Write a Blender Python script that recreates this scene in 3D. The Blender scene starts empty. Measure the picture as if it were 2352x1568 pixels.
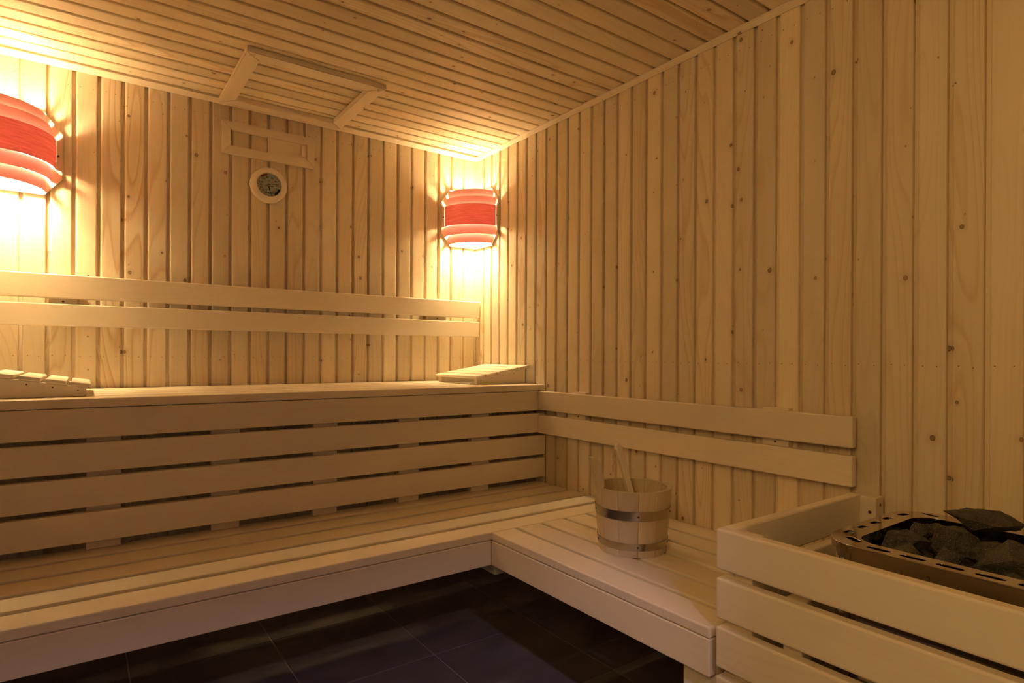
import bpy, bmesh, math, random
from mathutils import Vector, Matrix, noise

sc = bpy.context.scene
COL = sc.collection
PI = math.pi

# ------------------------------------------------------------------ camera
YAW, ROLL, FPX = 0.6227, 0.0053, 1374.73
cam_d = bpy.data.cameras.new('camera')
cam = bpy.data.objects.new('camera', cam_d)
COL.objects.link(cam)
fwd = Vector((math.sin(YAW), math.cos(YAW), 0))
rt0 = Vector((math.cos(YAW), -math.sin(YAW), 0))
up0 = Vector((0, 0, 1))
rt = rt0 * math.cos(ROLL) + up0 * math.sin(ROLL)
up = up0 * math.cos(ROLL) - rt0 * math.sin(ROLL)
M = Matrix((rt, up, -fwd)).transposed().to_4x4()
M.translation = Vector((-1.797, -2.8542, 1.0936))
cam.matrix_world = M
cam_d.sensor_width = 36.0
cam_d.lens = FPX / 2352 * 36.0
cam_d.shift_y = (816.45 - 784) / 2352
cam_d.clip_start = 0.02
sc.camera = cam

# ------------------------------------------------------------------ world, light, exposure
LAMP_STRENGTH = 725.0          # emission of the two bulbs
LAMP_COLOR = (1.0, 0.735, 0.35)
world = bpy.data.worlds.new('world')
sc.world = world
world.use_nodes = True
world.node_tree.nodes['Background'].inputs[0].default_value = (0.55, 0.45, 0.55, 1)
world.node_tree.nodes['Background'].inputs[1].default_value = 0.05

# unseen warm fill, added to lift the right side, through the added left door
ld = bpy.data.lights.new('added_fill_light', 'AREA')
ld.shape = 'RECTANGLE'; ld.size = 0.8; ld.size_y = 0.7
ld.energy = 19.0; ld.color = (1.0, 0.59, 0.20)
lo = bpy.data.objects.new('added_fill_light', ld); COL.objects.link(lo)
lo.location = (-2.45, -2.78, 1.72)
lo.rotation_euler = Vector((1, 0, 0)).to_track_quat('-Z', 'Y').to_euler()
# cooler light of the shower room beyond the front window, behind the photographer
ld = bpy.data.lights.new('shower_room_light', 'AREA')
ld.shape = 'RECTANGLE'; ld.size = 1.1; ld.size_y = 1.9
ld.energy = 3.0; ld.color = (1.0, 0.74, 0.70)
lo = bpy.data.objects.new('shower_room_light', ld); COL.objects.link(lo)
lo.location = (-1.35, -4.0, 1.15)
lo.rotation_euler = (PI / 2, 0, 0)
# ceiling downlight beyond the front window: lays its patch on the tiles
ld = bpy.data.lights.new('shower_room_downlight', 'SPOT')
ld.energy = 105.0; ld.color = (0.90, 0.70, 1.0); ld.shadow_soft_size = 0.05
ld.spot_size = 0.58; ld.spot_blend = 0.35
lo = bpy.data.objects.new('shower_room_downlight', ld); COL.objects.link(lo)
lo.location = (-1.815, -3.93, 2.45)
lo.rotation_euler = (Vector((-1.20, -1.00, 0.0)) - Vector(lo.location)).to_track_quat('-Z', 'Y').to_euler()

vs = sc.view_settings
vs.view_transform = 'Standard'
vs.look = 'None'
vs.exposure = 0.0
vs.gamma = 1.0
vs.use_curve_mapping = False
cy = sc.cycles
cy.max_bounces = 8
cy.diffuse_bounces = 5
cy.glossy_bounces = 4
cy.transparent_max_bounces = 8
cy.caustics_reflective = False
cy.caustics_refractive = False
cy.sample_clamp_indirect = 6.0
cy.use_adaptive_sampling = True
cy.adaptive_threshold = 0.2
cy.adaptive_min_samples = 12

# ------------------------------------------------------------------ materials
def new_mat(name):
    m = bpy.data.materials.new(name)
    m.use_nodes = True
    nt = m.node_tree
    b = nt.nodes['Principled BSDF']
    return m, nt, b

class N:
    def __init__(s, nt): s.nt = nt
    def __call__(s, typ, **kw):
        n = s.nt.nodes.new(typ)
        for k, v in kw.items():
            if k.startswith('i_'):
                key = k[2:]
                key = int(key) if key.isdigit() else key
                inp = n.inputs[key]
                if hasattr(v, 'is_linked') or isinstance(v, bpy.types.NodeSocket):
                    s.nt.links.new(v, inp)
                else:
                    inp.default_value = v
            else:
                setattr(n, k, v)
        return n
    def math(s, op, a, b=None, c=None):
        n = s.nt.nodes.new('ShaderNodeMath'); n.operation = op
        for i, v in enumerate((a, b, c)):
            if v is None: continue
            if isinstance(v, bpy.types.NodeSocket): s.nt.links.new(v, n.inputs[i])
            else: n.inputs[i].default_value = v
        return n.outputs[0]
    def vmath(s, op, a, b=None):
        n = s.nt.nodes.new('ShaderNodeVectorMath'); n.operation = op
        for i, v in enumerate((a, b)):
            if v is None: continue
            if isinstance(v, bpy.types.NodeSocket): s.nt.links.new(v, n.inputs[i])
            else: n.inputs[i].default_value = v
        return n.outputs[0]
    def mix(s, fac, a, b, blend='MIX'):
        n = s.nt.nodes.new('ShaderNodeMix'); n.data_type = 'RGBA'; n.blend_type = blend
        for i, v in ((0, fac), (6, a), (7, b)):
            if isinstance(v, bpy.types.NodeSocket): s.nt.links.new(v, n.inputs[i])
            else: n.inputs[i].default_value = v if i == 0 else (*v, 1)
        return n.outputs[2]
    def ramp(s, fac, stops):
        n = s.nt.nodes.new('ShaderNodeValToRGB')
        while len(n.color_ramp.elements) < len(stops): n.color_ramp.elements.new(0.5)
        for e, (p, c) in zip(n.color_ramp.elements, stops):
            e.position = p; e.color = (*c, 1) if len(c) == 3 else c
        s.nt.links.new(fac, n.inputs[0])
        return n.outputs[0]

def wood(name, light, dark, grain=0.5, knots=0.0, rough=0.55, vary=0.12, spec=0.3):
    """length of the grain along local Z"""
    m, nt, b = new_mat(name)
    g = N(nt)
    tc = g('ShaderNodeTexCoord')
    rnd = g('ShaderNodeObjectInfo').outputs['Random']
    sep = g('ShaderNodeSeparateXYZ', i_0=tc.outputs['Object'])
    u = g.math('ADD', g.math('ADD', sep.outputs[0], g.math('MULTIPLY', sep.outputs[1], 0.7)), g.math('MULTIPLY', rnd, 31.7))
    v = g.math('ADD', sep.outputs[2], g.math('MULTIPLY', rnd, 53.1))
    uv = g('ShaderNodeCombineXYZ', i_0=u, i_1=v).outputs[0]
    # slow drift of the growth rings along the length
    drift = g('ShaderNodeTexNoise', noise_dimensions='2D', i_Vector=g.vmath('MULTIPLY', uv, (7.0, 0.9, 0)), i_Scale=1.0, i_Detail=1.0).outputs[0]
    ring = g.math('ADD', g.math('MULTIPLY', u, 30.0), g.math('MULTIPLY', drift, 11.0))
    ringf = g.ramp(g.math('FRACT', ring), [(0.0, (0, 0, 0)), (0.62, (0.25,) * 3), (0.86, (1, 1, 1)), (1.0, (0, 0, 0))])
    fib = g('ShaderNodeTexNoise', noise_dimensions='2D', i_Vector=g.vmath('MULTIPLY', uv, (190.0, 3.0, 0)), i_Scale=1.0, i_Detail=1.0).outputs[0]
    # grain strength differs from board to board
    r2 = g.math('FRACT', g.math('MULTIPLY', rnd, 7.31))
    gs = g.math('MULTIPLY', g.math('ADD', g.math('POWER', r2, 2.5), 0.20), grain)
    f = g.math('ADD', g.math('MULTIPLY', ringf, gs), g.math('MULTIPLY', g.math('SUBTRACT', fib, 0.5), 0.40 * grain))
    f = g.math('ADD', f, g.math('MULTIPLY', g.math('SUBTRACT', drift, 0.42), 0.6 * grain))
    nt.nodes[-1].use_clamp = True
    col = g.mix(f, light, dark)
    # board to board tone
    hsv = g('ShaderNodeHueSaturation', i_Color=col)
    nt.links.new(g.math('ADD', g.math('MULTIPLY', g.math('SUBTRACT', rnd, 0.5), vary * 2), 1.0), hsv.inputs['Value'])
    r3 = g.math('FRACT', g.math('MULTIPLY', rnd, 23.7))
    nt.links.new(g.math('ADD', g.math('MULTIPLY', g.math('SUBTRACT', r3, 0.5), 0.16), 1.0), hsv.inputs['Saturation'])
    col = hsv.outputs[0]
    if knots > 0:
        kv = g('ShaderNodeTexVoronoi', voronoi_dimensions='2D', i_Vector=g.vmath('MULTIPLY', uv, (1.0, 0.85, 0)), i_Scale=11.0)
        d = g.math('MULTIPLY', kv.outputs['Distance'], 0.091)
        sc_ = g('ShaderNodeSeparateColor', i_0=kv.outputs['Color'])
        on = g.math('LESS_THAN', sc_.outputs[0], knots)
        rad = g.math('ADD', g.math('MULTIPLY', g.math('POWER', sc_.outputs[1], 2.2), 0.0060), 0.0017)
        q = g.math('DIVIDE', d, rad)
        dark_core = g.math('GREATER_THAN', sc_.outputs[2], 0.45)
        kcol = g.mix(dark_core, (0.26, 0.13, 0.055), (0.05, 0.022, 0.012))
        edge = g.ramp(q, [(0.0, (0.75,) * 3), (0.62, (0.8,) * 3), (0.80, (1, 1, 1)), (1.0, (0, 0, 0))])
        col = g.mix(g.math('MULTIPLY', edge, on), col, kcol)
        halo = g.ramp(g.math('MULTIPLY', q, 0.33), [(0.0, (0.4,) * 3), (1.0, (0, 0, 0))])
        col = g.mix(g.math('MULTIPLY', halo, on), col, tuple(c * 0.75 for c in dark))
    nt.links.new(col, b.inputs['Base Color'])
    b.inputs['Roughness'].default_value = rough
    b.inputs['Specular IOR Level'].default_value = spec
    return m

PINE = wood('pine_panelling', (0.80, 0.69, 0.52), (0.62, 0.45, 0.26), grain=0.80, knots=0.36, rough=0.5, vary=0.13)
ASPEN = wood('aspen_bench_wood', (0.83, 0.735, 0.60), (0.75, 0.63, 0.48), grain=0.36, knots=0.0, rough=0.5, vary=0.06)
LARCH = wood('bucket_wood', (0.62, 0.52, 0.36), (0.42, 0.31, 0.19), grain=0.6, knots=0.0, rough=0.45, vary=0.09)
TRIMW = wood('trim_wood', (0.82, 0.715, 0.57), (0.70, 0.56, 0.39), grain=0.35, knots=0.05, rough=0.5, vary=0.05)

def simple(name, col, rough=0.5, metal=0.0, spec=0.5):
    m, nt, b = new_mat(name)
    g = N(nt)
    tc = g('ShaderNodeTexCoord')
    nz = g('ShaderNodeTexNoise', i_Vector=tc.outputs['Object'], i_Scale=40.0, i_Detail=3.0).outputs[0]
    c = g.mix(g.math('MULTIPLY', nz, 0.35), col, tuple(x * 0.75 for x in col))
    nt.links.new(c, b.inputs['Base Color'])
    b.inputs['Roughness'].default_value = rough
    b.inputs['Metallic'].default_value = metal
    b.inputs['Specular IOR Level'].default_value = spec
    return m

CHROME = simple('polished_steel', (0.62, 0.57, 0.50), 0.085, 1.0)
BRASS = simple('hoop_steel', (0.50, 0.45, 0.34), 0.24, 1.0)
BLACK = simple('black_iron', (0.012, 0.010, 0.009), 0.6)
SCREW = simple('screw_steel', (0.12, 0.08, 0.05), 0.45, 0.6)
NAIL = simple('nail_rust', (0.20, 0.10, 0.045), 0.6, 0.2)
INK = simple('black_ink', (0.012, 0.012, 0.014), 0.7)
REDINK = simple('red_ink', (0.36, 0.035, 0.03), 0.7)
GREENINK = simple('dark_green_ink', (0.015, 0.03, 0.02), 0.7)
DIALW = simple('dial_paper', (0.74, 0.72, 0.68), 0.7)
TWINE = simple('twine', (0.70, 0.55, 0.36), 0.8)
SOCKET = simple('lamp_socket_porcelain', (0.75, 0.72, 0.66), 0.3)
VOIDM = simple('backing_board', (0.10, 0.06, 0.03), 0.8)

def mat_tile():
    m, nt, b = new_mat('dark_floor_tile')
    g = N(nt)
    tc = g('ShaderNodeTexCoord'); oi = g('ShaderNodeObjectInfo')
    off = g('ShaderNodeCombineXYZ', i_0=g.math('MULTIPLY', oi.outputs['Random'], 19.0), i_1=g.math('MULTIPLY', oi.outputs['Random'], 7.0)).outputs[0]
    co = g.vmath('ADD', tc.outputs['Object'], off)
    n1 = g('ShaderNodeTexNoise', i_Vector=g.vmath('MULTIPLY', co, (3.0, 7.0, 1.0)), i_Scale=1.0, i_Detail=5.0, i_Distortion=0.6).outputs[0]
    n2 = g('ShaderNodeTexNoise', i_Vector=g.vmath('MULTIPLY', co, (60, 90, 1)), i_Scale=1.0, i_Detail=3.0).outputs[0]
    f = g.ramp(n1, [(0.3, (0, 0, 0)), (0.72, (1, 1, 1))])
    col = g.mix(f, (0.10, 0.080, 0.080), (0.21, 0.175, 0.175))
    col = g.mix(g.math('MULTIPLY', n2, 0.5), col, (0.13, 0.105, 0.105))
    nt.links.new(col, b.inputs['Base Color'])
    nt.links.new(g.math('ADD', g.math('MULTIPLY', n1, 0.25), 0.36), b.inputs['Roughness'])
    bp = g('ShaderNodeBump', i_Strength=0.15, i_Distance=0.002, i_Height=n1)
    nt.links.new(bp.outputs[0], b.inputs['Normal'])
    return m
TILE = mat_tile()
GROUT = simple('grout', (0.48, 0.42, 0.39), 0.8)

def mat_stone():
    m, nt, b = new_mat('heater_stone')
    g = N(nt)
    tc = g('ShaderNodeTexCoord'); oi = g('ShaderNodeObjectInfo')
    off = g('ShaderNodeCombineXYZ', i_0=g.math('MULTIPLY', oi.outputs['Random'], 13.0)).outputs[0]
    co = g.vmath('ADD', tc.outputs['Object'], off)
    n1 = g('ShaderNodeTexNoise', i_Vector=co, i_Scale=45.0, i_Detail=6.0, i_Roughness=0.7).outputs[0]
    n2 = g('ShaderNodeTexNoise', i_Vector=co, i_Scale=420.0, i_Detail=3.0).outputs[0]
    col = g.mix(g.ramp(n1, [(0.32, (0, 0, 0)), (0.7, (1, 1, 1))]), (0.022, 0.021, 0.019), (0.115, 0.105, 0.09))
    fl = g.ramp(n2, [(0.60, (0, 0, 0)), (0.72, (1, 1, 1))])
    col = g.mix(g.math('MULTIPLY', fl, 0.75), col, (0.42, 0.38, 0.32))
    nt.links.new(col, b.inputs['Base Color'])
    b.inputs['Roughness'].default_value = 0.62
    h = g.math('ADD', n1, g.math('MULTIPLY', n2, 0.35))
    bp = g('ShaderNodeBump', i_Strength=1.0, i_Distance=0.010, i_Height=h)
    nt.links.new(bp.outputs[0], b.inputs['Normal'])
    return m
STONE = mat_stone()

def mat_veneer(name, cols):
    m, nt, b = new_mat(name)
    g = N(nt)
    tc = g('ShaderNodeTexCoord')
    st = g.vmath('MULTIPLY', tc.outputs['Object'], (14.0, 14.0, 230.0))
    n1 = g('ShaderNodeTexNoise', i_Vector=st, i_Scale=1.0, i_Detail=4.0, i_Distortion=0.8).outputs[0]
    col = g.mix(g.ramp(n1, [(0.35, (0, 0, 0)), (0.75, (1, 1, 1))]), *cols)
    d = g('ShaderNodeBsdfDiffuse', i_Color=col)
    t = g('ShaderNodeBsdfTranslucent', i_Color=col)
    mx = g('ShaderNodeMixShader', i_0=0.08, i_1=d.outputs[0], i_2=t.outputs[0])
    nt.links.new(mx.outputs[0], nt.nodes['Material Output'].inputs[0])
    return m
VENEER = mat_veneer('salmon_veneer', ((0.93, 0.58, 0.62), (0.86, 0.47, 0.50)))
VENEER_RED = mat_veneer('red_veneer', ((0.88, 0.36, 0.40), (0.68, 0.21, 0.23)))

def mat_bulb():
    m, nt, b = new_mat('glowing_bulb')
    e = nt.nodes.new('ShaderNodeEmission')
    e.inputs[0].default_value = (*LAMP_COLOR, 1)
    e.inputs[1].default_value = LAMP_STRENGTH
    nt.links.new(e.outputs[0], nt.nodes['Material Output'].inputs[0])
    return m
BULB = mat_bulb()

def mat_glass():
    m, nt, b = new_mat('clear_glass')
    g = N(nt)
    tr = g('ShaderNodeBsdfTransparent', i_Color=(0.93, 0.95, 0.94, 1))
    gl = g('ShaderNodeBsdfGlossy', i_Roughness=0.02)
    lw = g('ShaderNodeLayerWeight', i_Blend=0.5)
    fr = g.math('ADD', g.math('MULTIPLY', g.math('POWER', lw.outputs['Facing'], 5.0), 0.9), 0.035)
    mx = g('ShaderNodeMixShader', i_0=fr, i_1=tr.outputs[0], i_2=gl.outputs[0])
    nt.links.new(mx.outputs[0], nt.nodes['Material Output'].inputs[0])
    return m
GLASS = mat_glass()

# ------------------------------------------------------------------ helpers
def link(name, me, mat=None, parent=None, mw=None):
    o = bpy.data.objects.new(name, me)
    COL.objects.link(o)
    if mat is not None and me is not None and not me.materials:
        me.materials.append(mat)
    if parent is not None:
        o.parent = parent
        o.matrix_parent_inverse = PW[parent.name].inverted()
    if mw is not None:
        o.matrix_world = mw
        # matrix_world setter needs parent world: set basis explicitly
        o.matrix_basis = mw
    PW[o.name] = o.matrix_basis.copy()
    return o
PW = {}

def root(name, label, cat, loc=(0, 0, 0), group=None):
    o = bpy.data.objects.new(name, None)
    COL.objects.link(o)
    o.empty_display_size = 0.05
    o.location = loc
    PW[o.name] = Matrix.Translation(loc)
    o['label'] = label; o['category'] = cat
    if group: o['group'] = group
    return o

def struct(o, label=None, cat=None):
    o['kind'] = 'structure'
    if label: o['label'] = label
    if cat: o['category'] = cat
    return o

def mesh_of(bm, name, smooth=False):
    bmesh.ops.recalc_face_normals(bm, faces=bm.faces[:])
    me = bpy.data.meshes.new(name)
    bm.to_mesh(me); bm.free()
    if smooth:
        for p in me.polygons: p.use_smooth = True
        me.set_sharp_from_angle(angle=math.radians(32))
    return me

_boxcache = {}
def box_mesh(sx, sy, sz, bev, seg=2):
    key = (round(sx, 4), round(sy, 4), round(sz, 4), bev, seg)
    if key in _boxcache: return _boxcache[key]
    bm = bmesh.new()
    bmesh.ops.create_cube(bm, size=1.0)
    for v in bm.verts: v.co = Vector((v.co.x * sx, v.co.y * sy, v.co.z * sz))
    if bev > 0:
        bmesh.ops.bevel(bm, geom=bm.edges[:], offset=bev, segments=seg, profile=0.5, affect='EDGES')
    me = mesh_of(bm, 'plank')
    _boxcache[key] = me
    return me

PERM = {2: Matrix.Identity(3),
        0: Matrix(((0, 0, 1), (1, 0, 0), (0, 1, 0))),    # local z -> world x
        1: Matrix(((0, 1, 0), (0, 0, 1), (1, 0, 0)))}    # local z -> world y
_matmesh = {}
def plank(name, lo, hi, mat, parent, bev=0.003, seg=2, axis=None, xf=None):
    """box between two corners; grain runs along its longest side"""
    d = [abs(hi[i] - lo[i]) for i in range(3)]
    c = Vector([(hi[i] + lo[i]) / 2 for i in range(3)])
    a = d.index(max(d)) if axis is None else axis
    P = PERM[a]
    ld_ = P.transposed() @ Vector(d)
    key = (round(ld_.x, 4), round(ld_.y, 4), round(ld_.z, 4), bev, seg, mat.name)
    if key not in _matmesh:
        me = box_mesh(ld_.x, ld_.y, ld_.z, bev, seg).copy()
        me.materials.clear(); me.materials.append(mat)
        _matmesh[key] = me
    mw = Matrix.Translation(c) @ P.to_4x4()
    if xf is not None: mw = xf @ mw
    return link(name, _matmesh[key], mat, parent, mw)

def lathe(profile, seg=48, closed=False):
    bm = bmesh.new()
    rings = []
    for r, z in profile:
        rings.append([bm.verts.new((r * math.cos(2 * PI * i / seg), r * math.sin(2 * PI * i / seg), z)) for i in range(seg)])
    n = len(rings)
    for k in range(n if closed else n - 1):
        a, b_ = rings[k], rings[(k + 1) % n]
        for i in range(seg):
            j = (i + 1) % seg
            bm.faces.new((a[i], a[j], b_[j], b_[i]))
    if not closed:
        bm.faces.new(rings[0][::-1]); bm.faces.new(rings[-1])
    return bm

def disc_bm(bm, c, n, r, h, seg=10):
    """short solid disc standing proud along n"""
    n = Vector(n).normalized()
    q = n.to_track_quat('Z', 'Y').to_matrix()
    bot = []; top = []
    for i in range(seg):
        a = 2 * PI * i / seg
        p = q @ Vector((r * math.cos(a), r * math.sin(a), 0))
        bot.append(bm.verts.new(Vector(c) + p)); top.append(bm.verts.new(Vector(c) + p * 0.85 + n * h))
    bm.faces.new(top)
    for i in range(seg):
        j = (i + 1) % seg
        bm.faces.new((bot[i], bot[j], top[j], top[i]))

def screw(parent, c, n, r=0.004, h=0.0012, mat=None, name='screw'):
    bm = bmesh.new(); disc_bm(bm, (0, 0, 0), n, r, h, 12)
    return link(name, mesh_of(bm, name), mat or SCREW, parent, Matrix.Translation(c))

def prism(poly, z0, z1):
    bm = bmesh.new()
    a = [bm.verts.new((x, y, z0)) for x, y in poly]
    b_ = [bm.verts.new((x, y, z1)) for x, y in poly]
    bm.faces.new(a[::-1]); bm.faces.new(b_)
    n = len(poly)
    for i in range(n):
        j = (i + 1) % n
        bm.faces.new((a[i], a[j], b_[j], b_[i]))
    return bm

# ------------------------------------------------------------------ room dimensions
XL, YF, ZC = -2.088, -3.35, 2.20       # left wall, front wall, ceiling
Zu, Wu, Zl, Wl, Wr = 0.957, 0.631, 0.490, 1.155, 0.660

# floor with tiles
bm = bmesh.new()
bmesh.ops.create_cube(bm, size=1.0)
for v in bm.verts: v.co = Vector((v.co.x * 2.4 + -1.05, v.co.y * 5.4 - 2.4, v.co.z * 0.04 - 0.0225))
floor = struct(link('floor', mesh_of(bm, 'floor'), GROUT), 'dark brown stone-look tiled floor with thin grout lines', 'floor')
TX, TY = 0.4585, 0.4515
tile_me = box_mesh(TX - 0.004, TY - 0.004, 0.010, 0.0008, 1).copy()
tile_me.materials.append(TILE)
for i in range(-1, 6):
    for j in range(0, 11):
        x1 = -0.287 - TX * (i - 1) ; y1 = -0.013 - TY * j + TY
        x0, y0 = x1 - TX, y1 - TY
        lo_ = max(x0, XL - 0.01), max(y0, -4.9); hi_ = min(x1, 0.0), min(y1, 0.0)
        if hi_[0] - lo_[0] < 0.02 or hi_[1] - lo_[1] < 0.02: continue
        if hi_[0] - lo_[0] > TX - 0.001 and hi_[1] - lo_[1] > TY - 0.001:
            link('tile', tile_me, TILE, floor, Matrix.Translation(((x0 + x1) / 2, (y0 + y1) / 2, -0.005)))
        else:
            me = box_mesh(hi_[0] - lo_[0] - 0.004, hi_[1] - lo_[1] - 0.004, 0.010, 0.0008, 1).copy()
            me.materials.append(TILE)
            link('tile', me, TILE, floor, Matrix.Translation(((lo_[0] + hi_[0]) / 2, (lo_[1] + hi_[1]) / 2, -0.005)))

# tongue-and-groove panelling
def board_mesh(w, L, full=True):
    """profile in local x (width, 0..w) and y (depth, room side is -y); length 0..L along z"""
    G, D = 0.0120, 0.0130
    pts = [(0.0, D), (G - 0.0015, D), (G - 0.0005, D * 0.45), (G + 0.0006, D * 0.20), (G + 0.0024, 0.0009), (G + 0.0055, 0.0),
           (w - 0.0050, 0.0), (w - 0.0022, 0.0009), (w - 0.0006, D * 0.20), (w - 0.0003, D * 0.45), (w - 0.0003, 0.0170), (0.0, 0.0170)]
    bm = prism(pts, 0.0, L)
    me = mesh_of(bm, 'board')
    me.materials.append(PINE)
    return me

def board_row(parent, start, pitch, n, L, frame, first_w=None, clip=None):
    """frame(w, ) -> matrix of a board whose local x=0 sits at distance w"""
    me = board_mesh(pitch, L)
    for k in range(n):
        link('board', me, PINE, parent, frame(start + pitch * k))
    return me

def wall(name, lo, hi, label):
    bm = bmesh.new()
    bmesh.ops.create_cube(bm, size=1.0)
    for v in bm.verts:
        v.co = Vector([(lo[i] + hi[i]) / 2 + v.co[i] * (hi[i] - lo[i]) for i in range(3)])
    return struct(link(name, mesh_of(bm, name), VOIDM), label, 'wall')

T = 0.0175
# back wall: local x -> +x
wb = wall('wall_back', (XL, T, 0), (0.0, T + 0.05, ZC), 'back wall of knotty vertical pine boards behind the upper bench')
PB = 0.0792
RZ = Matrix.Identity(4)
g0 = -0.0838 - 0.0053
def fb(w): return Matrix.Translation((w, 0, 0))
meB = board_mesh(PB, ZC)
k = 0
while g0 - PB * k > XL:
    link('board', meB, PINE, wb, fb(g0 - PB * k)); k += 1
me = board_mesh(-g0 - PB, ZC) if -g0 - PB > 0.02 else None
link('board', board_mesh(abs(g0 + PB) if abs(g0 + PB) > 0.02 else 0.02, ZC), PINE, wb, fb(g0 + PB)) if False else None
# last strip against the corner (slightly wider than the groove remainder)
link('board', board_mesh(-(g0 + PB), ZC) if -(g0 + PB) > 0.016 else box_mesh(-(g0 + PB), 0.0170, ZC, 0, 1).copy(), PINE, wb,
     fb(g0 + PB) if -(g0 + PB) > 0.016 else Matrix.Translation(((g0 + PB) / 2, 0.0085, ZC / 2)))

# right wall: local x -> -y, room side -x
wr = wall('wall_right', (T, YF, 0), (T + 0.05, T, ZC), 'right wall of knotty vertical pine boards beside the heater')
PR = 0.0781
Rr = Matrix.Rotation(-PI / 2, 4, 'Z')
def fr_(y): return Matrix.Translation((0, y, 0)) @ Rr
meR = board_mesh(PR, ZC)
s0 = -0.0759 + 0.0053
k = 0
while s0 - PR * k > YF + 0.02:
    link('board', meR, PINE, wr, fr_(s0 - PR * k)); k += 1
plank('board', (0, s0, 0), (0.017, 0.0, ZC), PINE, wr, 0.002)

# left wall (outside the frame) with a glass door added to let the warm fill in, local x -> +y, room side +x
LY0, LY1, DH = -3.20, -2.42, 2.06
wl = wall('wall_left', (XL - T - 0.05, LY1, 0), (XL - T, T, ZC), 'left wall of vertical pine boards')
Rl = Matrix.Rotation(PI / 2, 4, 'Z')
meL = board_mesh(0.0792, ZC)
k = 0
while -0.0792 * (k + 1) > LY1 - 0.02:
    link('board', meL, PINE, wl, Matrix.Translation((XL, -0.0792 * (k + 1), 0)) @ Rl); k += 1
plank('board', (XL - T, YF, 0), (XL, LY0, ZC), PINE, wl, 0.002)
plank('board', (XL - T, LY0, DH), (XL, LY1, ZC), PINE, wl, 0.002)
door = root('fill_door_1', 'unseen glass door in a pine frame, added to admit fill light', 'door', (XL, LY0, 0))
struct(door)
plank('door_frame', (XL - 0.06, LY0, 0), (XL + 0.01, LY0 + 0.04, DH), TRIMW, door)
plank('door_frame', (XL - 0.06, LY1 - 0.04, 0), (XL + 0.01, LY1, DH), TRIMW, door)
plank('door_frame', (XL - 0.06, LY0 + 0.04, DH - 0.04), (XL + 0.01, LY1 - 0.04, DH), TRIMW, door)
plank('pane', (XL - 0.03, LY0 + 0.045, 0.01), (XL - 0.022, LY1 - 0.045, DH - 0.045), GLASS, door, 0.0)
plank('door_handle', (XL - 0.022, LY1 - 0.11, 0.95), (XL + 0.02, LY1 - 0.08, 1.25), ASPEN, door)

# front wall behind the photographer with a tall window
DX0, DX1, WZ = -1.92, -1.10, 0.02
wf = wall('wall_front', (DX1, YF - T - 0.03, 0), (0.0, YF - T, ZC), 'front wall of pine boards beside the tall window')
Rf = Matrix.Rotation(PI, 4, 'Z')
meF = board_mesh(0.0792, ZC)
k = 0
while -0.0792 * (k + 1) > DX1 - 0.01:
    link('board', meF, PINE, wf, Matrix.Translation((-0.0792 * k, YF, 0)) @ Rf); k += 1
plank('board', (XL, YF - T, 0), (DX0, YF, ZC), PINE, wf, 0.002)
plank('board', (DX0, YF - T, DH + 0.02), (DX1, YF, ZC), PINE, wf, 0.002)
win = root('window_1', 'tall fixed window in a pine frame', 'window', (DX0, YF, 0))
struct(win)
plank('window_frame', (DX0, YF - 0.06, 0), (DX0 + 0.04, YF + 0.01, DH + 0.02), TRIMW, win)
plank('window_frame', (DX1 - 0.04, YF - 0.06, 0), (DX1, YF + 0.01, DH + 0.02), TRIMW, win)
plank('window_frame', (DX0 + 0.04, YF - 0.06, DH - 0.015), (DX1 - 0.04, YF + 0.01, DH + 0.02), TRIMW, win)
plank('pane', (DX0 + 0.045, YF - 0.03, WZ), (DX1 - 0.045, YF - 0.022, DH - 0.02), GLASS, win, 0.0)

# ceiling: boards along x, local x -> -y, room side -z
bm = bmesh.new()
bmesh.ops.create_cube(bm, size=1.0)
for v in bm.verts: v.co = Vector((v.co.x * 2.2 - 1.05, v.co.y * 3.45 - 1.69, v.co.z * 0.05 + ZC + T + 0.025))
ce = struct(link('ceiling', mesh_of(bm, 'ceiling'), VOIDM), 'ceiling of long knotty pine boards', 'ceiling')
Rc = Matrix(((0, 0, -1, 0), (-1, 0, 0, 0), (0, 1, 0, 0), (0, 0, 0, 1)))
PC = 0.0793
meC = board_mesh(PC, -XL)
c0 = -0.029 + 0.0053
k = 0
while c0 - PC * k > YF - 0.02:
    link('board', meC, PINE, ce, Matrix.Translation((0, c0 - PC * k, ZC)) @ Rc); k += 1
link('board', board_mesh(0.0236, -XL), PINE, ce, Matrix.Translation((0, 0.0, ZC)) @ Rc)

# cover strips between walls and ceiling
def trim(name, p0, p1, inward, label, w=0.024, h=0.020):
    """cove lath: runs p0 -> p1 along the wall top, 'inward' points into the room"""
    p0, p1, n = Vector(p0), Vector(p1), Vector(inward)
    d = (p1 - p0).normalized(); L = (p1 - p0).length
    prof = [(0.0, 0.0), (0.0, -h), (0.004, -h - 0.001), (w - 0.002, -0.006), (w, -0.004), (w, 0.0)]
    bm = prism(prof, 0.0, L)
    me = mesh_of(bm, name); me.materials.append(TRIMW)
    mw = Matrix((n, Vector((0, 0, 1)), d)).transposed().to_4x4()
    if mw.to_3x3().determinant() < 0:
        me2 = me
        for v in me.vertices: v.co.z = L - v.co.z
        mw = Matrix((n, Vector((0, 0, 1)), -d)).transposed().to_4x4()
        me.flip_normals()
    mw.translation = p0
    if mw.to_3x3() @ Vector((0, 0, 1)) != d and (mw.to_3x3() @ Vector((0, 0, 1)) - d).length > 0.1:
        mw.translation = p1
        for v in me.vertices: v.co.z = L - v.co.z
        me.flip_normals()
    o = link(name, me, TRIMW, None, mw)
    return struct(o, label, 'trim')
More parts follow.
